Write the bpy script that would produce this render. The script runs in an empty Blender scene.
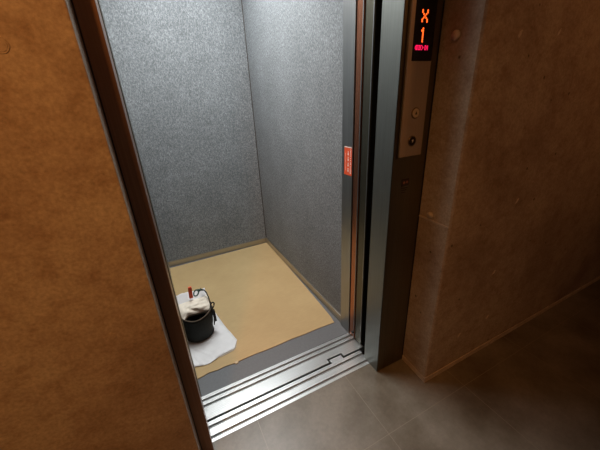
import bpy, bmesh, math, random
from mathutils import Vector, Matrix, noise
random.seed(7)
sc = bpy.context.scene
C = sc.collection
V = Vector

# ------------------------------------------------------------------ materials
def new_mat(name):
    m = bpy.data.materials.new(name); m.use_nodes = True
    nt = m.node_tree; b = nt.nodes['Principled BSDF']
    return m, nt, b
def nd(nt, t, **kw):
    n = nt.nodes.new(t)
    for k, v in kw.items(): setattr(n, k, v)
    return n
def coords(nt, scale=(1, 1, 1), which='Object'):
    tc = nd(nt, 'ShaderNodeTexCoord'); mp = nd(nt, 'ShaderNodeMapping')
    mp.inputs['Scale'].default_value = scale
    nt.links.new(tc.outputs[which], mp.inputs['Vector'])
    return mp.outputs['Vector']
def tex(nt, vec, scale, detail=4, rough=.6):
    n = nd(nt, 'ShaderNodeTexNoise'); n.inputs['Scale'].default_value = scale
    n.inputs['Detail'].default_value = detail; n.inputs['Roughness'].default_value = rough
    nt.links.new(vec, n.inputs['Vector']); return n.outputs['Fac']
def ramp(nt, fac, stops):
    r = nd(nt, 'ShaderNodeValToRGB'); e = r.color_ramp.elements
    while len(e) < len(stops): e.new(.5)
    for el, (p, c) in zip(e, stops): el.position = p; el.color = (*c, 1) if len(c) == 3 else c
    nt.links.new(fac, r.inputs['Fac']); return r.outputs['Color']
def mixc(nt, a, b, fac, mode='MIX'):
    m = nd(nt, 'ShaderNodeMix', data_type='RGBA', blend_type=mode)
    for s, v in ((0, fac), (6, a), (7, b)):
        if hasattr(v, 'is_output'): nt.links.new(v, m.inputs[s])
        else: m.inputs[s].default_value = v if s == 0 else (*v, 1)
    return m.outputs[2]
def bump(nt, b, h, strength=.3, dist=.002):
    n = nd(nt, 'ShaderNodeBump'); n.inputs['Strength'].default_value = strength
    n.inputs['Distance'].default_value = dist
    nt.links.new(h, n.inputs['Height']); nt.links.new(n.outputs['Normal'], b.inputs['Normal'])
def plain(name, col, rough=.6, metal=0, noise_amt=.12, scale=40, bmp=0):
    m, nt, b = new_mat(name)
    f = tex(nt, coords(nt), scale)
    c = ramp(nt, f, [(.3, tuple(x*(1-noise_amt) for x in col)), (.7, tuple(min(1, x*(1+noise_amt)) for x in col))])
    nt.links.new(c, b.inputs['Base Color'])
    b.inputs['Roughness'].default_value = rough; b.inputs['Metallic'].default_value = metal
    if bmp: bump(nt, b, f, bmp)
    return m
def emit(name, col, strength, base=(.02, .005, .005)):
    m, nt, b = new_mat(name)
    b.inputs['Base Color'].default_value = (*base, 1)
    b.inputs['Emission Color'].default_value = (*col, 1)
    b.inputs['Emission Strength'].default_value = strength
    return m
def steel(name, col, r0, r1, stretch=(300, 300, 3), amt=.12):
    m, nt, b = new_mat(name)
    f = tex(nt, coords(nt, stretch), 1.0, 3)
    nt.links.new(ramp(nt, f, [(.3, tuple(x*(1-amt) for x in col)), (.7, tuple(min(1, x*(1+amt)) for x in col))]), b.inputs['Base Color'])
    mr = nd(nt, 'ShaderNodeMapRange'); nt.links.new(f, mr.inputs['Value'])
    mr.inputs['To Min'].default_value = r0; mr.inputs['To Max'].default_value = r1
    nt.links.new(mr.outputs['Result'], b.inputs['Roughness'])
    b.inputs['Metallic'].default_value = 1
    return m

def concrete(name, base, dark, light):  # mottled cast concrete with pores
    m, nt, b = new_mat(name)
    v = coords(nt)
    big = tex(nt, v, 2.2, 6, .62); mid = tex(nt, coords(nt, (1, 1, 1.3)), 15, 9, .75); fine = tex(nt, v, 120, 4, .7)
    c1 = ramp(nt, big, [(.32, dark), (.5, base), (.7, light)])
    c2 = ramp(nt, mid, [(.3, (.72, .62, .54)), (.5, (1, .98, .96)), (.70, (1.14, 1.16, 1.14))])
    c = mixc(nt, c1, c2, 1.0, 'MULTIPLY')
    c3 = ramp(nt, fine, [(.3, (.74, .72, .70)), (.68, (1.14, 1.14, 1.14))])
    c = mixc(nt, c, c3, 1.0, 'MULTIPLY')
    vo = nd(nt, 'ShaderNodeTexVoronoi'); vo.inputs['Scale'].default_value = 11
    nt.links.new(v, vo.inputs['Vector'])
    pore = ramp(nt, vo.outputs['Distance'], [(.045, (.15, .12, .1)), (.075, (1, 1, 1))])
    c = mixc(nt, c, pore, .8, 'MULTIPLY')
    nt.links.new(c, b.inputs['Base Color'])
    rr = ramp(nt, mid, [(.3, (.5, .5, .5)), (.7, (.72, .72, .72))])
    nt.links.new(rr, b.inputs['Roughness'])
    bump(nt, b, mixc(nt, mid, pore, .5, 'MULTIPLY'), .35, .003)
    return m
M_conc = concrete('exposed_concrete', (.42, .335, .255), (.30, .225, .165), (.50, .43, .33))
M_foot = plain('mortar_edge', (.52, .43, .34), .8, 0, .2, 30, .3)
M_plug = plain('plug_mortar', (.62, .52, .42), .8, 0, .15, 60, .2)

def tile():
    m, nt, b = new_mat('floor_tile')
    v = coords(nt)
    sp = nd(nt, 'ShaderNodeSeparateXYZ'); nt.links.new(v, sp.inputs[0])
    def grid(out, off, T, w):
        a = nd(nt, 'ShaderNodeMath', operation='SUBTRACT'); nt.links.new(out, a.inputs[0]); a.inputs[1].default_value = off - 20*T
        k = nd(nt, 'ShaderNodeMath', operation='MODULO'); nt.links.new(a.outputs[0], k.inputs[0]); k.inputs[1].default_value = T
        l = nd(nt, 'ShaderNodeMath', operation='LESS_THAN'); nt.links.new(k.outputs[0], l.inputs[0]); l.inputs[1].default_value = w
        return l.outputs[0]
    gx = grid(sp.outputs['X'], .1865, .459, .0024); gy = grid(sp.outputs['Y'], -.317, .459, .0024)
    mx = nd(nt, 'ShaderNodeMath', operation='MAXIMUM'); nt.links.new(gx, mx.inputs[0]); nt.links.new(gy, mx.inputs[1])
    big = tex(nt, v, 3.0, 6, .6); fine = tex(nt, v, 60, 5, .7)
    c = ramp(nt, big, [(.36, (.115, .092, .063)), (.5, (.168, .146, .112)), (.64, (.225, .20, .162))])
    c = mixc(nt, c, ramp(nt, fine, [(.3, (.88, .88, .88)), (.7, (1.1, 1.1, 1.1))]), 1, 'MULTIPLY')
    c = mixc(nt, c, (.25, .22, .17), mx.outputs[0])
    nt.links.new(c, b.inputs['Base Color'])
    b.inputs['Roughness'].default_value = .36
    bump(nt, b, fine, .12, .001)
    return m
M_tile = tile()

def felt():
    m, nt, b = new_mat('needle_felt')
    v = coords(nt, (1, 1, .55))
    f = tex(nt, v, 165, 5, .8); g = tex(nt, v, 420, 2, .8); h = tex(nt, coords(nt), 3.5, 3)
    c = ramp(nt, f, [(.36, (.112, .119, .124)), (.5, (.188, .200, .210)), (.64, (.325, .341, .356))])
    c = mixc(nt, c, ramp(nt, g, [(.3, (.65, .65, .65)), (.7, (1.3, 1.3, 1.3))]), 1, 'MULTIPLY')
    c = mixc(nt, c, ramp(nt, h, [(.3, (.88, .88, .88)), (.7, (1.08, 1.08, 1.08))]), 1, 'MULTIPLY')
    nt.links.new(c, b.inputs['Base Color']); b.inputs['Roughness'].default_value = .95
    b.inputs['Specular IOR Level'].default_value = .15
    bump(nt, b, f, .5, .003)
    return m
M_felt = felt()
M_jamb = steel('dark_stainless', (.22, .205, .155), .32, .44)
M_jambl = steel('warm_lit_stainless', (.24, .14, .095), .34, .46); M_jambl.node_tree.nodes['Principled BSDF'].inputs['Metallic'].default_value = .8  # redder copy of the jamb steel; warm light and reflections put into colour
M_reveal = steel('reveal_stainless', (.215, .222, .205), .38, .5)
M_steel = steel('brushed_stainless', (.42, .42, .41), .25, .38)
M_column = steel('satin_stainless', (.33, .33, .325), .30, .42)
M_kick = steel('kick_plate_steel', (.46, .43, .38), .35, .5, (3, 3, 200))
M_alu = steel('extruded_aluminium', (.66, .67, .67), .28, .42, (3, 400, 3), .1)
M_groove = plain('groove_shadow_metal', (.23, .235, .235), .5, .6, .2, 80)
M_black = plain('black_rubber_and_shade', (.006, .006, .006), .55, 0, .2, 80)
M_door = steel('wall_reflection_metal', (.40, .16, .09), .22, .34)  # brown in the base colour stands for the reflected orange wall
M_doorg = steel('door_edge_metal', (.13, .12, .09), .3, .42)
M_vinyl = plain('grey_vinyl', (.145, .15, .158), .5, 0, .08, 90, .05)
M_ceil = plain('ceiling_paint', (.35, .33, .3), .8)
def paper():
    m, nt, b = new_mat('kraft_board')
    v = coords(nt, (1, 1, 1)); f = tex(nt, v, 2.5, 4); g = tex(nt, coords(nt, (6, 60, 1)), 3, 4)
    c = ramp(nt, f, [(.3, (.47, .325, .155)), (.7, (.545, .39, .195))])
    c = mixc(nt, c, ramp(nt, g, [(.3, (.94, .94, .93)), (.7, (1.04, 1.04, 1.03))]), 1, 'MULTIPLY')
    nt.links.new(c, b.inputs['Base Color']); b.inputs['Roughness'].default_value = .7
    bump(nt, b, g, .1, .002)
    return m
M_paper = paper()
M_white = plain('white_polythene', (.80, .80, .81), .45, 0, .06, 14, .15)
M_cream = plain('cream_cotton', (.78, .71, .60), .9, 0, .1, 25, .3)
M_canvas = plain('black_green_canvas', (.009, .012, .010), .8, 0, .35, 120, .5)
M_trim = plain('brown_webbing', (.10, .07, .045), .7, 0, .25, 90, .2)
M_strap = plain('black_webbing', (.012, .012, .012), .6, 0, .3, 90, .2)
M_red = plain('red_print', (.70, .09, .03), .5)
M_green = plain('dark_green_print', (.02, .06, .045), .5)
M_tape = plain('beige_tape', (.62, .50, .32), .6)
M_panel = steel('call_panel_steel', (.52, .44, .37), .40, .52, (200, 200, 4), .06); M_panel.node_tree.nodes['Principled BSDF'].inputs['Metallic'].default_value = .6
M_acryl, _nt, _b = new_mat('black_acrylic')
_c = ramp(_nt, tex(_nt, coords(_nt), 30), [(.3, (.004, .004, .005)), (.7, (.008, .007, .008))]); _nt.links.new(_c, _b.inputs['Base Color']); _b.inputs['Roughness'].default_value = .22
M_led = emit('orange_led', (1, .10, .012), 2.6)
M_ledm = emit('magenta_led', (1, .01, .09), 1.6)
M_sticker = plain('orange_sticker', (.80, .10, .03), .45, 0, .05)
M_print = plain('white_print', (.85, .78, .72), .5)
M_btn = plain('button_face', (.72, .60, .42), .4, .3, .05)
M_btnd = plain('dark_button_face', (.02, .016, .014), .3, .2, .05)
M_btnm = steel('button_ring_steel', (.30, .22, .15), .25, .35, (90, 90, 90))
M_dark = plain('dark_mark', (.03, .02, .015), .5)
M_mark = plain('engraved_mark', (.30, .13, .10), .5)
M_lamp = emit('car_lamp_diffuser', (.95, .98, 1), 6, (.8, .8, .8))
M_hlamp = emit('hall_lamp_diffuser', (1, .55, .22), 6, (.8, .7, .6))
M_wht = plain('white_metal', (.7, .7, .7), .5)

# ------------------------------------------------------------------ geometry
def box(bm, a, b, bev=0):
    a = V(a); b = V(b); c = (a+b)/2; s = b-a
    r = bmesh.ops.create_cube(bm, size=1, matrix=Matrix.Translation(c) @ Matrix.Diagonal((abs(s.x), abs(s.y), abs(s.z), 1)))
    if bev:
        es = list({e for v in r['verts'] for e in v.link_edges})
        bmesh.ops.bevel(bm, geom=es, offset=bev, segments=2, affect='EDGES', profile=.6)
def cyl(bm, c, r, h, axis='Z', seg=32, r2=None):
    rot = {'Z': Matrix.Identity(4), 'Y': Matrix.Rotation(math.pi/2, 4, 'X'), 'X': Matrix.Rotation(math.pi/2, 4, 'Y')}[axis]
    bmesh.ops.create_cone(bm, cap_ends=True, segments=seg, radius1=r, radius2=r if r2 is None else r2, depth=h, matrix=Matrix.Translation(c) @ rot)
def tube(bm, pts, r, seg=8, closed=False):
    n = len(pts); rings = []
    pts = [V(p) for p in pts]
    for i, p in enumerate(pts):
        a = pts[(i-1) % n] if closed or i else p; b = pts[(i+1) % n] if closed or i < n-1 else p
        t = (b-a).normalized(); up = V((0, 0, 1)) if abs(t.z) < .9 else V((1, 0, 0))
        s = t.cross(up).normalized(); w = s.cross(t)
        rings.append([bm.verts.new(p + (s*math.cos(k*2*math.pi/seg) + w*math.sin(k*2*math.pi/seg))*r) for k in range(seg)])
    for i in range(n if closed else n-1):
        A, B = rings[i], rings[(i+1) % n]
        for k in range(seg): bm.faces.new((A[k], A[(k+1) % seg], B[(k+1) % seg], B[k]))
    if not closed:
        bm.faces.new(rings[0][::-1]); bm.faces.new(rings[-1])
def ribbon(bm, pts, side, w, t):
    side = V(side).normalized(); rings = []
    pts = [V(p) for p in pts]
    for i, p in enumerate(pts):
        a = pts[max(0, i-1)]; b = pts[min(len(pts)-1, i+1)]
        n = (b-a).normalized().cross(side).normalized()
        rings.append([bm.verts.new(p + side*x*w/2 + n*y*t/2) for x, y in ((-1, -1), (1, -1), (1, 1), (-1, 1))])
    for A, B in zip(rings, rings[1:]):
        for k in range(4): bm.faces.new((A[k], A[(k+1) % 4], B[(k+1) % 4], B[k]))
    bm.faces.new(rings[0][::-1]); bm.faces.new(rings[-1])
def prism(bm, poly, z0, z1):
    A = [bm.verts.new((x, y, z0)) for x, y in poly]; B = [bm.verts.new((x, y, z1)) for x, y in poly]
    n = len(poly)
    for k in range(n): bm.faces.new((A[k], A[(k+1) % n], B[(k+1) % n], B[k]))
    bm.faces.new(A[::-1]); bm.faces.new(B)
def obj(name, bm, mat, parent=None, smooth=False, label=None, cat=None, group=None, kind=None):
    bmesh.ops.recalc_face_normals(bm, faces=bm.faces)
    me = bpy.data.meshes.new(name); bm.to_mesh(me); bm.free()
    me.materials.append(mat)
    if smooth:
        for p in me.polygons: p.use_smooth = True
    o = bpy.data.objects.new(name, me); C.objects.link(o)
    if parent:
        o.parent = parent; o.location = -V(parent.location)
    if label: o['label'] = label
    if cat: o['category'] = cat
    if group: o['group'] = group
    if kind: o['kind'] = kind
    return o
def thing(name, label, cat, loc=(0, 0, 0), group=None, kind=None):
    o = bpy.data.objects.new(name, None); C.objects.link(o); o.location = loc; o.empty_display_size = .1
    o['label'] = label; o['category'] = cat
    if group: o['group'] = group
    if kind: o['kind'] = kind
    return o
def B(): return bmesh.new()
def boxobj(name, a, b, mat, parent=None, bev=0, **kw):
    bm = B(); box(bm, a, b, bev); return obj(name, bm, mat, parent, **kw)
def struct(name, a, b, mat, label, bev=0, cat=None):
    return boxobj(name, a, b, mat, None, bev, kind='structure', label=label, cat=cat or name.split('_')[0])

WF, WJ, WL = -.213, -.058, -.140          # concrete face, jamb face
OL, OR = -.0466, .958           # rough opening
X0, X1, Y0, H = -2.0, 4.6, -2.6, 2.55
DOORH = 2.12

# ---- hall shell
struct('floor', (X0, Y0, -.12), (X1, 0, 0), M_tile, 'grey brown square floor tiles with thin pale joints in the dim hall')
wl = struct('wall_left', (X0, WL, 0), (OL, .05, H), M_conc, 'fair-faced concrete wall lit warm orange left of the elevator opening', .004)
# right wall: chamfered corner
bm = B(); c = .006
prism(bm, [(OR+.0105, .05), (OR+.0105, WJ), (OR, WF+c), (OR+c, WF), (X1, WF), (X1, .05)], 0, H)
obj('wall_right', bm, M_conc, label='dark brown fair-faced concrete wall right of the elevator', cat='wall', kind='structure')
struct('wall_header', (OL, WF, DOORH+.12), (OR, .05, H), M_conc, 'concrete above the elevator opening', cat='wall')
struct('wall_hall_back', (X0, Y0-.1, 0), (X1, Y0, H), M_conc, 'concrete wall of the hall behind the viewer', cat='wall')
struct('wall_hall_left', (X0-.1, Y0, 0), (X0, .10, H), M_conc, 'concrete side wall at the left end of the hall', cat='wall')
struct('wall_hall_right', (X1, Y0, 0), (X1+.1, .10, H), M_conc, 'concrete side wall at the right end of the hall', cat='wall')
struct('ceiling', (X0, Y0, H), (X1, .10, H+.1), M_ceil, 'plain ceiling of the hall')
# thin foot strips and form joint
bm = B()
prism(bm, [(OR+.0075, WJ), (OR-.003, WF-.003), (X1, WF-.003), (X1, WF+.01), (OR+.013, WF+.01), (OR+.013, WJ)], 0, .028)
obj('baseboard_right', bm, M_foot, label='thin pale mortar edge along the foot of the right concrete wall', cat='baseboard', kind='structure')
bm = B(); prism(bm, [(OR+.0065, WJ), (OR-.004, WF+.004), (OR+.006, WF+.004), (OR+.016, WJ)], .805, .812)
obj('trim_1', bm, M_foot, label='thin raised formwork joint line across the concrete return', cat='trim', kind='structure')

# ---- form-tie marks
def tie(loc, axis, r, label, sunk=False, group=None):
    t = thing('concrete_plug', label, 'plug', loc, group)
    bm = B(); cyl(bm, loc, r, .006 if not sunk else .001, axis, 28); obj('plug', bm, M_plug if not sunk else M_conc, t, not sunk)
    bm = B(); pts = []
    for k in range(28):
        a = k*2*math.pi/28; rr = r*1.25
        pts.append((loc[0] + (rr*math.cos(a) if axis == 'Y' else 0), loc[1] + (rr*math.cos(a) if axis == 'X' else 0), loc[2] + rr*math.sin(a)))
    tube(bm, pts, .0016 if not sunk else .0009, 6, True); obj('rim', bm, M_conc, t, True)
    return t
tie((OR+.0035, -.122, 1.439), 'X', .0145, 'pale round plug high on the concrete return beside the display')
tie((OR+.0040, -.116, .830), 'X', .013, 'pale round plug on the concrete return just above the horizontal joint line')
tie((OR+.0045, -.13, .335), 'X', .009, 'small plug low on the concrete return near the floor', True)
tie((-.158, WL, 1.386), 'Y', .010, 'faint round form mark at upper edge of the orange lit concrete wall', True)
tie((-.163, WL, .755), 'Y', .010, 'faint round form mark low on the orange lit concrete wall', True)
# small chipped nibs on right wall
for i, (x, z, L) in enumerate([(1.1395, 1.432, 'uppermost left pale nib on the right concrete wall'), (1.3566, 1.445, 'uppermost right pale nib on the right concrete wall'),
        (1.363, .8375, 'pale nib halfway up the right concrete wall'), (1.322, .4997, 'second lowest pale nib on the right concrete wall'),
        (1.359, .222, 'lower right pale nib on the right concrete wall near its foot'), (1.156, .2, 'lowest pale nib on the right concrete wall close to its corner')]):
    bm = B(); bmesh.ops.create_icosphere(bm, subdivisions=3, radius=1)
    for v in bm.verts:
        n = noise.noise(v.co*1.7 + V((i*3, 0, 0)))
        v.co = V((v.co.x*.007, v.co.y*.0022, v.co.z*.011)) * (1+.5*n); v.co.x += v.co.z*.5; v.co += V((x, WF, z))
    obj('concrete_nib', bm, M_plug, None, True, label=L, cat='nib')

# ---- elevator door frame
fr = thing('elevator_door_frame', 'dark brown stainless elevator door frame with wide front on its right side', 'door frame', (.4, 0, 0))
bm = B(); box(bm, (OL+.001, WJ, 0), (-.006, .055, DOORH), .0012)
box(bm, (-.0085, .0555, 0), (-.0065, .064, DOORH)); obj('jamb', bm, M_jambl, fr, label='narrow left jamb with warm reflections painted reddish brown')
bm = B(); box(bm, (.80, WJ, .0), (.804, .042, DOORH), .0008)
box(bm, (.80, WJ, .0), (OR+.0065, WJ+.003, DOORH), .0008)
box(bm, (.8045, .035, 0), (.812, .042, DOORH))
# one folded sheet: the different light on its faces is put into colour
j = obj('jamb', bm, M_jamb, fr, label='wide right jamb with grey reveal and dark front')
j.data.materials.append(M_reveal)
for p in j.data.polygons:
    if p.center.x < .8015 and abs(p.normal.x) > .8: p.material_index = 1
bm = B(); box(bm, (OL+.001, WJ, DOORH), (OR-.004, .055, DOORH+.11), .001); obj('header', bm, M_jamb, fr)
# dark joint beside the left jamb
boxobj('sealant', (OL-.0005, WJ-.003, 0), (OL+.003, WJ+.004, DOORH), M_black, fr)
boxobj('sealant', (OR+.005, WJ-.002, 0), (OR+.0095, WJ+.004, DOORH), M_black, fr)

# ---- sills: profiles swept along x
def sill(name, x0, x1, ybands, label, tab=None):
    t = thing(name, label, 'sill', ((x0+x1)/2, (ybands[0][0]+ybands[-1][1])/2, 0))
    top, gr = B(), B()
    for (a, b, kind) in ybands:
        if kind == 'g':
            box(gr, (x0, a-.001, -.03), (x1, b+.001, -.008))
        else:
            # ridged tread: fine ribs on a plate
            box(top, (x0, a, -.03), (x1, b, -.0012))
            n = max(1, int(round((b-a)/.0085))); w = (b-a)/n
            for k in range(n):
                box(top, (x0, a+k*w+.0008, -.0013), (x1, a+(k+1)*w-.0008, 0), .0004)
    if tab:
        box(top, tab[0], (tab[1][0], tab[1][1], -.0012))
        for k in range(3): box(top, (tab[0][0], tab[0][1]+k*.009+.0008, -.0013), (tab[1][0], tab[0][1]+(k+1)*.009-.0008, 0), .0004)
    obj('tread', top, M_alu, t); obj('groove', gr, M_groove, t)
    return t
# ground-level bands measured from the front edge of the landing
sill('landing_sill', -.02, .812, [(0, .0145, 't'), (.0145, .0275, 'g'), (.0275, .061, 't'), (.061, .075, 'g'), (.075, .0945, 't')],
     'bright aluminium landing sill with two grooves and a small tab, nearest the hall tiles', ((.632, .092, -.02), (.702, .119, -.0004)))
XL_C = -.010
# car sill has a notch that receives the tab
t = thing('car_sill', 'bright aluminium car sill with two grooves and a notch, next to the grey car floor', 'sill', (.4, .17, 0))
top, gr = B(), B()
def ribs(x0, x1, a, b):
    box(top, (x0, a, -.03), (x1, b, -.0012)); n = max(1, int(round((b-a)/.0085))); w = (b-a)/n
    for k in range(n): box(top, (x0, a+k*w+.0008, -.0013), (x1, a+(k+1)*w-.0008, 0), .0004)
ribs(-.03, .622, .1055, .129); ribs(.712, .845, .1055, .129); ribs(-.03, .845, .129, .170)
ribs(-.03, .845, .184, .2015); ribs(-.03, .845, .2145, .233)
box(gr, (-.03, .169, -.03), (.845, .185, -.008)); box(gr, (-.03, .201, -.03), (.845, .215, -.008))
obj('tread', top, M_alu, t); obj('groove', gr, M_groove, t)
boxobj('pit_apron', (-.05, -.0005, -.25), (.99, .24, -.06), M_black, label='black gap between the two door sills', cat='gap', kind='structure')

# ---- car shell
XR, XLW, YB, CH = .840, -.055, 1.622, 2.25
XBR = .846
struct('floor_car', (XLW-.02, .2335, -.05), (.87, YB+.02, 0), M_vinyl, 'plain grey vinyl elevator car floor', cat='floor')
struct('wall_car_back', (XLW-.02, YB, 0), (.87, YB+.03, CH), M_felt, 'back wall of the elevator car padded in speckled grey felt', cat='wall')
struct('wall_car_right', (.8475, .31, 0), (.88, YB, CH), M_felt, 'right wall of the elevator car padded in speckled grey felt', cat='wall')
struct('wall_car_left', (XLW-.02, .31, 0), (XLW, YB, CH), M_felt, 'left wall of the elevator car padded in felt', cat='wall')
struct('ceiling_car', (XLW-.05, .08, CH), (.9, YB+.03, CH+.04), M_wht, 'ceiling of the elevator car', cat='ceiling')
bm = B(); box(bm, (XLW, YB-.008, 0), (.8475, YB, .05), .0015); obj('baseboard_car_back', bm, M_kick, kind='structure', label='low steel kick strip under the back felt wall', cat='baseboard')
bm = B(); box(bm, (.838, .309, 0), (.8475, YB-.008, .055), .0015); obj('baseboard_car_right', bm, M_kick, kind='structure', label='low steel kick strip under the right felt wall', cat='baseboard')
bm = B(); box(bm, (XLW, .31, 0), (XLW+.008, YB-.008, .055), .0015); obj('baseboard_car_left', bm, M_kick, kind='structure', label='low steel kick strip under the left felt wall', cat='baseboard')
# corner bead between the felt panels
bm = B(); cyl(bm, (.8465, YB-.001, 1.15), .0045, 2.2, 'Z', 8); obj('trim_2', bm, M_dark, kind='structure', label='thin dark joint in the back corner of the car', cat='trim')

col = thing('car_entrance_column', 'satin steel column at the right front corner of the car carrying the orange sticker', 'column', (.85, .27, 0))
boxobj('front_panel', (.830, .2265, .0005), (.88, .3095, CH), M_column, col, .0015)
col2 = thing('car_entrance_column', 'thin satin steel column edge showing past the left jamb', 'column', (-.03, .27, 0))
boxobj('front_panel', (XLW-.02, .2345, 0), (-.010, .3095, CH), M_doorg, col2, .0015)
tr = boxobj('trim_3', (XLW-.02, .0835, DOORH+.02), (.88, .3095, CH), M_column, None, .001, kind='structure', label='steel transom over the car door', cat='trim')

# ---- doors slid open to the right, only their leading edges show
def door(name, x, y0, y1, mat, label, lip):
    d = thing(name, label, 'door', ((x+x+.5)/2, (y0+y1)/2, 0), 'open elevator door panels')
    bm = B(); box(bm, (x, y0, .006), (x+.48, y1, DOORH), .003); obj('panel', bm, mat, d)
    bm = B(); box(bm, (x-.003, (y0+y1)/2-.004 if lip == 0 else y0+.002, .008), (x, (y0+y1)/2+.004 if lip == 0 else y0+.007, DOORH), .001); obj('edge_strip', bm, M_column if lip else M_black, d)
    bm = B(); box(bm, (x+.02, (y0+y1)/2-.0035, -.02), (x+.07, (y0+y1)/2+.0035, .006)); obj('guide_shoe', bm, M_black, d)
    return d
door('elevator_door_panel', .833, .1760, .2210, M_door, 'open car door panel with edge coloured brown for the reflected orange wall next to the steel column', 1)
door('elevator_door_panel', .835, .1180, .1730, M_doorg, 'open car door panel with dull olive edge, second from the steel column', 1)
door('elevator_door_panel', .860, .0545, .0815, M_black, 'landing door panel coloured black to darken the slot behind the right jamb', 0)  # shade of the slot is put into the panel's black colour
# small round bumper low on the first door edge
bm = B(); cyl(bm, (.829, .186, .045), .0085, .010, 'X', 20); obj('door_bumper', bm, M_black, None, True, label='small black round bumper low on the brown car door edge', cat='bumper')
# pocket behind the doors so no light leaks
struct('wall_pocket', (.960, .1005, 0), (1.36, .1095, CH), M_black, 'dark shaft lining behind the right jamb', cat='wall')
struct('wall_shaft_right', (1.36, .1005, 0), (1.40, .40, CH), M_black, 'dark shaft wall beside the door pocket', cat='wall')
struct('wall_pocket_back', (.8805, .2345, 0), (1.36, .26, CH), M_black, 'dark lining behind the open door panels', cat='wall')
struct('wall_shaft_left', (XLW-.06, .1005, -.05), (XLW-.021, .31, CH), M_black, 'dark shaft lining behind the left jamb', cat='wall')

# ---- orange sticker on the column face (x = .83)
st = thing('safety_sticker', 'orange red safety sticker with white pictograms on the steel column', 'sticker', (.8295, .27, 1.03))
sy0, sy1, sz0, sz1 = .230, .288, .938, 1.068
boxobj('sheet', (.8291, sy0, sz0), (.8300, sy1, sz1), M_sticker, st)
bm = B()
box(bm, (.8287, sy0, sz1-.004), (.8291, sy1, sz1))
cy = (sy0+sy1)/2 - .002
for k in range(4):
    z = sz0+.024+k*.0255
    cyl(bm, (.8289, cy, z+.006), .0032, .0006, 'X', 12)
    box(bm, (.8286, cy-.0035, z-.008), (.8291, cy+.0035, z+.001))
obj('pictogram', bm, M_print, st)
bm = B(); z = sz0+.01
while z < sz1-.012:
    h = random.choice((.0035, .005, .003)); box(bm, (.8287, sy0+.006, z), (.8291, sy0+.011, z+h)); z += h+.0022
    if random.random() < .15: z += .004
obj('lettering', bm, M_print, st)
bm = B(); z = sz0+.02
while z < sz1-.03:
    box(bm, (.8288, sy1-.011, z), (.8291, sy1-.009, z+.003)); z += .0055
obj('fine_print', bm, M_print, st)

# ---- hall call panel on the wide jamb front
YP = WJ
cp = thing('hall_call_panel', 'brown steel call panel with black display and two round buttons on the jamb', 'call panel', (.888, YP, 1.06))
boxobj('faceplate', (.821, YP-.011, 1.066), (.926, YP, 1.62), M_panel, cp, .0015)
boxobj('side_shadow_plate', (.817, YP-.006, 1.061), (.930, YP-.0002, 1.63), M_jamb, cp, .001)
disp = boxobj('display', (.8365, YP-.0125, 1.373), (.9245, YP-.0105, 1.616), M_acryl, cp, .001)
YD = YP-.0129
X5 = ["10001", "10001", "01010", "00100", "01010", "10001", "10001"]
ONE = ["00100", "01100", "00100", "00100", "00100", "00100", "00100"]
def dots(pat, cx, cz, px, pz, r, mat, nm):
    bm = B(); R_ = len(pat); W = len(pat[0])
    for i, row in enumerate(pat):
        for k, ch in enumerate(row):
            if ch == '1': cyl(bm, (cx+(k-(W-1)/2)*px, YD, cz+((R_-1)/2-i)*pz), r, .001, 'Y', 10)
    o = obj(nm, bm, mat, cp); return o
def rehang(o, par):
    o.parent = par; o.location = (0, 0, 0); return o
for o in (dots(X5, .8755, 1.4955, .0052, .0048, .0026, M_led, 'letter'),
          dots(ONE, .8735, 1.4450, .0048, .0058, .0028, M_led, 'numeral'),
          dots(["011101110110000110010", "101010101001000101010", "101010101001010101010", "101010101001000101010", "011101110110000110010"], .8745, 1.4105, .0028, .0028, .00125, M_ledm, 'small_text')):
    rehang(o, disp)
def button(x, z, face, arrow, up, lab):
    b = obj('call_button', (lambda m: (cyl(m, (x, YP-.0125, z), .0150, .005, 'Y', 32), m)[1])(B()), face, cp, label=lab)
    bm = B(); pts = [(x+.0165*math.cos(a*math.pi/16), YP-.012, z+.0165*math.sin(a*math.pi/16)) for a in range(32)]
    tube(bm, pts, .0022, 8, True); rehang(obj('ring', bm, M_btnm, cp, True), b)
    bm = B(); s = .0058; d = 1 if up else -1
    vs = [(x-s*.8, z-s*.8*d), (x+s*.8, z-s*.8*d), (x, z+s*d)]
    A = [bm.verts.new((p[0], YP-.0155, p[1])) for p in vs]; B2 = [bm.verts.new((p[0], YP-.0149, p[1])) for p in vs]
    bm.faces.new(A); bm.faces.new(B2[::-1])
    for k in range(3): bm.faces.new((A[k], A[(k+1) % 3], B2[(k+1) % 3], B2[k]))
    rehang(obj('arrow', bm, arrow, cp), b)
button(.8765, 1.214, M_btn, M_dark, True, 'pale upper call button with up arrow')
button(.873, 1.120, M_btnd, M_print, False, 'dark lower call button with down arrow')

# small accessibility badge lower on the jamb
bd = thing('jamb_badge', 'tiny dark badge with two reddish marks and text lines below the call panel', 'badge', (.871, YP, .955))
boxobj('plate', (.853, YP-.0015, .951), (.889, YP, .979), M_dark, bd, .0004)
bm = B()
cyl(bm, (.864, YP-.0018, .965), .0055, .0006, 'Y', 16); cyl(bm, (.879, YP-.0018, .966), .0052, .0006, 'Y', 16)
obj('symbol', bm, M_mark, bd)
bm = B()
for k in range(3): box(bm, (.855, YP-.0006, .942-k*.0085), (.885-k*.004, YP, .9445-k*.0085))
obj('lettering', bm, M_dark, bd)

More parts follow.
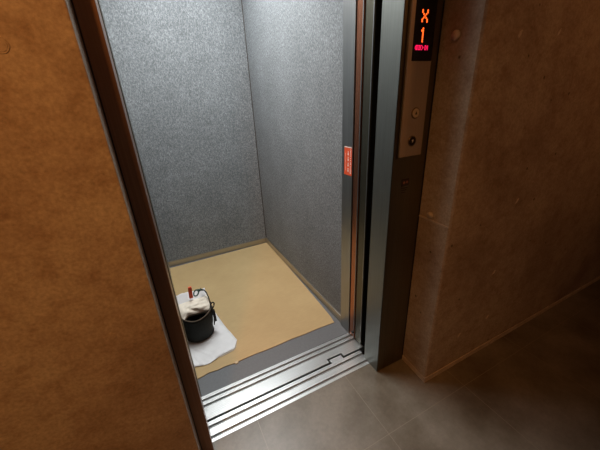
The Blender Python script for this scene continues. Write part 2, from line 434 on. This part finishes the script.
# ---- kraft board on the car floor
pl = [(-.0525, .340), (-.02, .339), (.02, .344), (.045, .3505), (.09, .3445), (.13, .348), (.178, .3445), (.184, .3395), (.197, .3395), (.203, .346), (.30, .349), (.36, .3455), (.44, .3465), (.52, .350), (.60, .346), (.70, .3475), (.806, .3435),
      (.815, .40), (.822, .60), (.829, .85), (.834, 1.1), (.8365, 1.4), (.8365, 1.606), (.4, 1.598), (-.0450, 1.590), (-.0455, 1.0)]
bm = B()
A = [bm.verts.new((x, y, .0045)) for x, y in pl]; f = bm.faces.new(A)
r = bmesh.ops.triangulate(bm, faces=[f])
bmesh.ops.subdivide_edges(bm, edges=bm.edges[:], cuts=3, use_grid_fill=True)
for v in bm.verts:
    v.co.z += .0012*noise.noise(V((v.co.x*3, v.co.y*5, 0)))
g = bmesh.ops.extrude_face_region(bm, geom=bm.faces[:])
for e in g['geom']:
    if isinstance(e, bmesh.types.BMVert): e.co.z = .0008
obj('kraft_board', bm, M_paper, label='tan kraft protection board laid over the elevator car floor', cat='floor cover')
bm = B(); box(bm, (.1830, .334, .0015), (.1985, .350, .0068), .001); obj('tape_scrap', bm, M_tape, label='small beige tape scrap on the front edge of the tan board', cat='tape')

# ---- white sheet under the bucket
def outline_sheet(name, poly, z, mat, amp, seed, **kw):
    # scan-filled grid clipped to a polygon
    bm = B(); A = [bm.verts.new((x, y, 0)) for x, y in poly]; f = bm.faces.new(A)
    bmesh.ops.triangulate(bm, faces=[f])
    for _ in range(3): bmesh.ops.subdivide_edges(bm, edges=bm.edges[:], cuts=1, use_grid_fill=True); bmesh.ops.triangulate(bm, faces=bm.faces[:])
    for v in bm.verts:
        n = noise.noise(V((v.co.x*9+seed, v.co.y*13, 0))); n2 = 1-2*abs(noise.noise(V((v.co.x*22+seed, v.co.y*16, 3))))
        v.co.z = z + amp*max(0, n)+amp*.5*max(0, n2)**3
    g = bmesh.ops.extrude_face_region(bm, geom=bm.faces[:])
    for e in g['geom']:
        if isinstance(e, bmesh.types.BMVert): e.co.z -= .0018
    return obj(name, bm, mat, None, True, **kw)
outline_sheet('plastic_sheet', [(-.043, .425), (-.013, .418), (.03, .405), (.067, .403), (.105, .418), (.145, .431), (.180, .436), (.206, .441), (.237, .495), (.199, .656), (.174, .815), (.16, .90), (.10, .93), (-.02, .95), (-.04, .90), (-.044, .6)],
    .0085, M_white, .0065, 2.0, label='crumpled white plastic sheet lying flat under the black canvas bucket', cat='plastic sheet')
outline_sheet('paper_scrap', [(.120, .418), (.165, .424), (.205, .432), (.220, .452), (.232, .488), (.215, .505), (.16, .48), (.13, .46)], .0068, plain('beige_scrap', (.52, .44, .36), .8), .001, 5.0,
    label='beige folded edge peeking from under the white plastic sheet', cat='paper')

# ---- canvas bucket
bx, by, bz = .055, .656, .0165
bk = thing('canvas_bucket', 'small black canvas tool bucket stuffed with cloth on the white sheet', 'bucket', (bx, by, bz))
HB = .172
def rimz(a): return HB + .006*math.cos(2*a) - .006*math.exp(-((a-4.6)**2)/.3)
bm = B(); N = 56; prof = []
for k in range(9): prof.append((.079+.014*k/8 + (.004 if 2 < k < 7 else 0), k/8, 0))
for k in range(8, -1, -1): prof.append((.074+.014*k/8, k/8, 1))
rings = []
for (rr, h, inn) in prof:
    ring = []
    for i in range(N):
        a = 2*math.pi*i/N; q = rr*(1+.035*noise.noise(V((math.cos(a)*1.5, math.sin(a)*1.5, h*2))))
        ring.append(bm.verts.new((bx+q*math.cos(a), by+q*math.sin(a), bz+(.004 if inn and h == 0 else 0)+h*rimz(a))))
    rings.append(ring)
for A, D in zip(rings, rings[1:]):
    for k in range(N): bm.faces.new((A[k], A[(k+1) % N], D[(k+1) % N], D[k]))
bm.faces.new(rings[0][::-1]); bm.faces.new(rings[-1])
obj('body', bm, M_canvas, bk, True)
bm = B(); tube(bm, [(bx+.0925*math.cos(2*math.pi*i/N), by+.0925*math.sin(2*math.pi*i/N), bz+rimz(2*math.pi*i/N)) for i in range(N)], .0032, 8, True)
obj('rim_binding', bm, M_trim, bk, True, label='brown bound rim')
bm = B(); tube(bm, [(bx+.080*math.cos(2*math.pi*i/N), by+.080*math.sin(2*math.pi*i/N), bz+.004) for i in range(N)], .003, 8, True)
obj('base_binding', bm, M_strap, bk, True)
# side straps with buckle and carabiner (right hand side), small tab on the left
def side(a, r, z):
    r += .006
    return (bx+r*math.cos(a), by+r*math.sin(a), bz+z)
a0 = -.35
bm = B(); ribbon(bm, [side(a0, .088, .055), side(a0, .092, .08), side(a0, .095, .11), side(a0, .093, .15), side(a0, .090, .178)], (-math.sin(a0), math.cos(a0), 0), .026, .005)
s = obj('strap', bm, M_strap, bk)
bm = B()
for zz in (.085, .105, .125, .145): cyl(bm, side(a0, .099, zz), .0115, .010, 'X', 14)
b_ = obj('buckle', bm, M_strap, bk, True); b_.parent = s; b_.location = (0, 0, 0)
bm = B(); pts = []
for k in range(20):
    a = k*2*math.pi/20; pts.append(side(a0, .096+.004*math.sin(a), .188+.020*math.sin(a))); pts[-1] = (pts[-1][0]+.011*math.cos(a), pts[-1][1]+.002*math.cos(a), pts[-1][2])
tube(bm, pts, .0036, 8, True); obj('carabiner', bm, M_strap, bk, True)
bm = B(); a1 = math.pi+.25
ribbon(bm, [side(a1, .089, .10), side(a1, .094, .13), side(a1, .090, .168)], (-math.sin(a1), math.cos(a1), 0), .02, .006); obj('strap', bm, M_strap, bk)
# webbing handle folded back over the cloth's right edge
bm = B(); ribbon(bm, [(.148, .640, .180), (.147, .650, .205), (.143, .664, .235), (.138, .684, .258), (.130, .70, .268), (.115, .72, .268)], (.2, 1, 0), .010, .004)
obj('handle', bm, M_strap, bk)

# ---- cloths in the bucket
def pillow(name, fn, nu, nv, mat, thick, **kw):
    bm = B(); G = [[bm.verts.new(fn(i/(nu-1), j/(nv-1))) for j in range(nv)] for i in range(nu)]
    for i in range(nu-1):
        for j in range(nv-1): bm.faces.new((G[i][j], G[i+1][j], G[i+1][j+1], G[i][j+1]))
    bmesh.ops.recalc_face_normals(bm, faces=bm.faces)
    bm.normal_update()
    nm = {v: v.normal.copy() for v in bm.verts}
    g = bmesh.ops.extrude_face_region(bm, geom=bm.faces[:])
    base = list(nm.keys())
    for v in base: v.co -= nm[v]*thick
    return obj(name, bm, mat, None, True, **kw)
# cream cotton cloth: billows out of the rear half of the bucket, hangs a fold over the left
def cream(u, v):
    x = -.030 + .168*u
    lo = V((x, .618, .182 - .022*u)); hi = V((x+.004, .700, .224 + .004*u))
    p = lo.lerp(hi, v)
    p.y += -.022*math.sin(math.pi*v)*(.6+.4*math.sin(3*u)); p.z += .016*math.sin(math.pi*v)
    k = .5*math.sin(8*(u+.45*v)+3*noise.noise(V((u*2.5, v*2.5, 1)))) + .9*noise.noise(V((u*5, v*6, 4)))
    p.y -= .0075*k; p.z += .0045*k
    if u < .25: p.z -= .050*(.25-u)/.25*(1-v); p.y -= .02*(.25-u)/.25*(1-v)
    if v < .12: p.y += .03*(.12-v)/.12; p.z -= .018*(.12-v)/.12
    return p
pillow('cotton_cloth', cream, 40, 30, M_cream, .006, label='crumpled cream cotton cloth bulging from the top of the black bucket', cat='cloth')
def bag(u, v):
    x = -.030 + .168*u
    z = .212 + .044*v + .004*math.sin(6*u)*v
    y = .700 + .045*v
    f = .003*noise.noise(V((u*7, v*5, 8)))
    return V((x, y + f, z + f))
bg = thing('printed_bag', 'white folded bag with red and dark green print behind the cream cloth', 'bag', (.04, .72, .19))
bgm = pillow('pouch', bag, 30, 20, M_white, .004); bgm.parent = bg; bgm.location = -V(bg.location)
def patch(nm, u0, u1, v0, v1, mat):
    bm = B(); n = 6; off = V((0, -.0016, .0022))
    G = [[bm.verts.new(bag(u0+(u1-u0)*i/(n-1), v0+(v1-v0)*j/(n-1))+off) for j in range(n)] for i in range(n)]
    for i in range(n-1):
        for j in range(n-1): bm.faces.new((G[i][j], G[i+1][j], G[i+1][j+1], G[i][j+1]))
    return obj(nm, bm, mat, bg)
patch('red_mark', .30, .38, .50, .78, M_red)
patch('dark_mark', .10, .15, .35, .60, M_green)
mk = thing('red_marker', 'short orange red marker stick poking up from the white printed bag', 'marker', (.052, .70, .25))
bm = B(); box(bm, (-.0105, -.006, -.022), (.0105, .006, .046), .004)
for v in bm.verts: v.co = Matrix.Rotation(.06, 3, 'Y') @ v.co + V((.053, .700, .264))
obj('body', bm, M_red, mk)
bm = B(); box(bm, (-.009, -.005, .046), (.009, .005, .053), .0015)
for v in bm.verts: v.co = Matrix.Rotation(.06, 3, 'Y') @ v.co + V((.053, .700, .264))
obj('cap', bm, M_sticker, mk)
bm = B(); pts = []
for k in range(22):
    a = k*2*math.pi/22; pts.append(bag(.68+.085*math.cos(a), .72+.28*math.sin(a)+.1*math.cos(a))+V((0, -.002, .004)))
tube(bm, pts, .0042, 6, True); obj('green_emblem', bm, M_green, bg, True)
bm = B(); pts = [bag(.76+.016*k, .92+.12*math.sin(k*1.4))+V((0, -.002, .005)) for k in range(10)]
tube(bm, pts, .0045, 6); obj('dark_lettering', bm, M_green, bg, True)

# ------------------------------------------------------------------ lamps and light
lp = thing('car_ceiling_lamp', 'cool white light panel in the ceiling of the elevator car', 'lamp', (.4, .95, CH))
boxobj('frame', (.06, .50, CH-.03), (.74, 1.42, CH), M_wht, lp, .002)
boxobj('diffuser', (.08, .52, CH-.034), (.72, 1.40, CH-.0305), M_lamp, lp)
hl = thing('hall_downlight', 'warm round downlight in the hall ceiling', 'lamp', (-.55, -1.25, H))
bm = B(); cyl(bm, (-.55, -1.25, H-.01), .09, .02, 'Z', 32); obj('ring', bm, M_wht, hl)
bm = B(); cyl(bm, (-.55, -1.25, H-.0215), .075, .002, 'Z', 32); obj('diffuser', bm, M_hlamp, hl)
def area(name, loc, size, power, col, rot=(0, 0, 0), sy=None, spread=None):
    l = bpy.data.lights.new(name, 'AREA'); l.shape = 'RECTANGLE' if sy else 'SQUARE'; l.size = size
    if sy: l.size_y = sy
    l.energy = power; l.color = col
    if spread: l.spread = spread
    o = bpy.data.objects.new(name, l); C.objects.link(o); o.location = loc; o.rotation_euler = rot; return o
area('car_light', (.34, .80, CH-.04), .66, 24, (.98, 1.0, .975), sy=.95)
pt = bpy.data.lights.new('hall_glow', 'POINT'); pt.energy = 3.2; pt.color = (1, .42, .16); pt.shadow_soft_size = .12  # unseen point light, added to brighten the jamb fronts
po = bpy.data.objects.new('hall_glow', pt); C.objects.link(po); po.location = (.55, -2.0, 2.1)
def spot(name, loc, target, power, col, ang, blend=.8, r=.06):
    l = bpy.data.lights.new(name, 'SPOT'); l.energy = power; l.color = col; l.spot_size = math.radians(ang); l.spot_blend = blend; l.shadow_soft_size = r
    o = bpy.data.objects.new(name, l); C.objects.link(o); o.location = loc
    o.rotation_euler = (V(target)-V(loc)).to_track_quat('-Z', 'Y').to_euler(); return o
spot('hall_light', (-.55, -1.25, H-.04), (-.45, -.2, 1.25), 100, (1, .405, .105), 96, 1, .07)
area('hall_fill', (1.9, -1.7, H-.03), .9, .5, (1, .43, .17), sy=.9)
spot('right_wall_fill', (2.0, -1.5, H-.05), (1.7, -.2, 1.45), 17, (1, .38, .12), 92, 1, .1)  # added spot with no fixture, brightens the right wall but spares the floor

w = bpy.data.worlds.new('world'); sc.world = w; w.use_nodes = True
w.node_tree.nodes['Background'].inputs['Color'].default_value = (.5, .35, .25, 1)
w.node_tree.nodes['Background'].inputs['Strength'].default_value = .02

# ------------------------------------------------------------------ camera
cam = bpy.data.cameras.new('camera'); co = bpy.data.objects.new('camera', cam); C.objects.link(co)
cam.sensor_width = 36; cam.lens = 295.2513*36/600; cam.clip_start = .02
r_ = V((.89233074, -.44881861, -.04803864)); u_ = V((.21694139, .33310458, .91759347)); f_ = V((.39583113, .82921843, -.39460679))
co.matrix_world = Matrix(((r_.x, u_.x, -f_.x, .0283), (r_.y, u_.y, -f_.y, -.8699), (r_.z, u_.z, -f_.z, 1.28105), (0, 0, 0, 1)))
sc.camera = co
sc.view_settings.view_transform = 'Standard'
sc.view_settings.exposure = 0
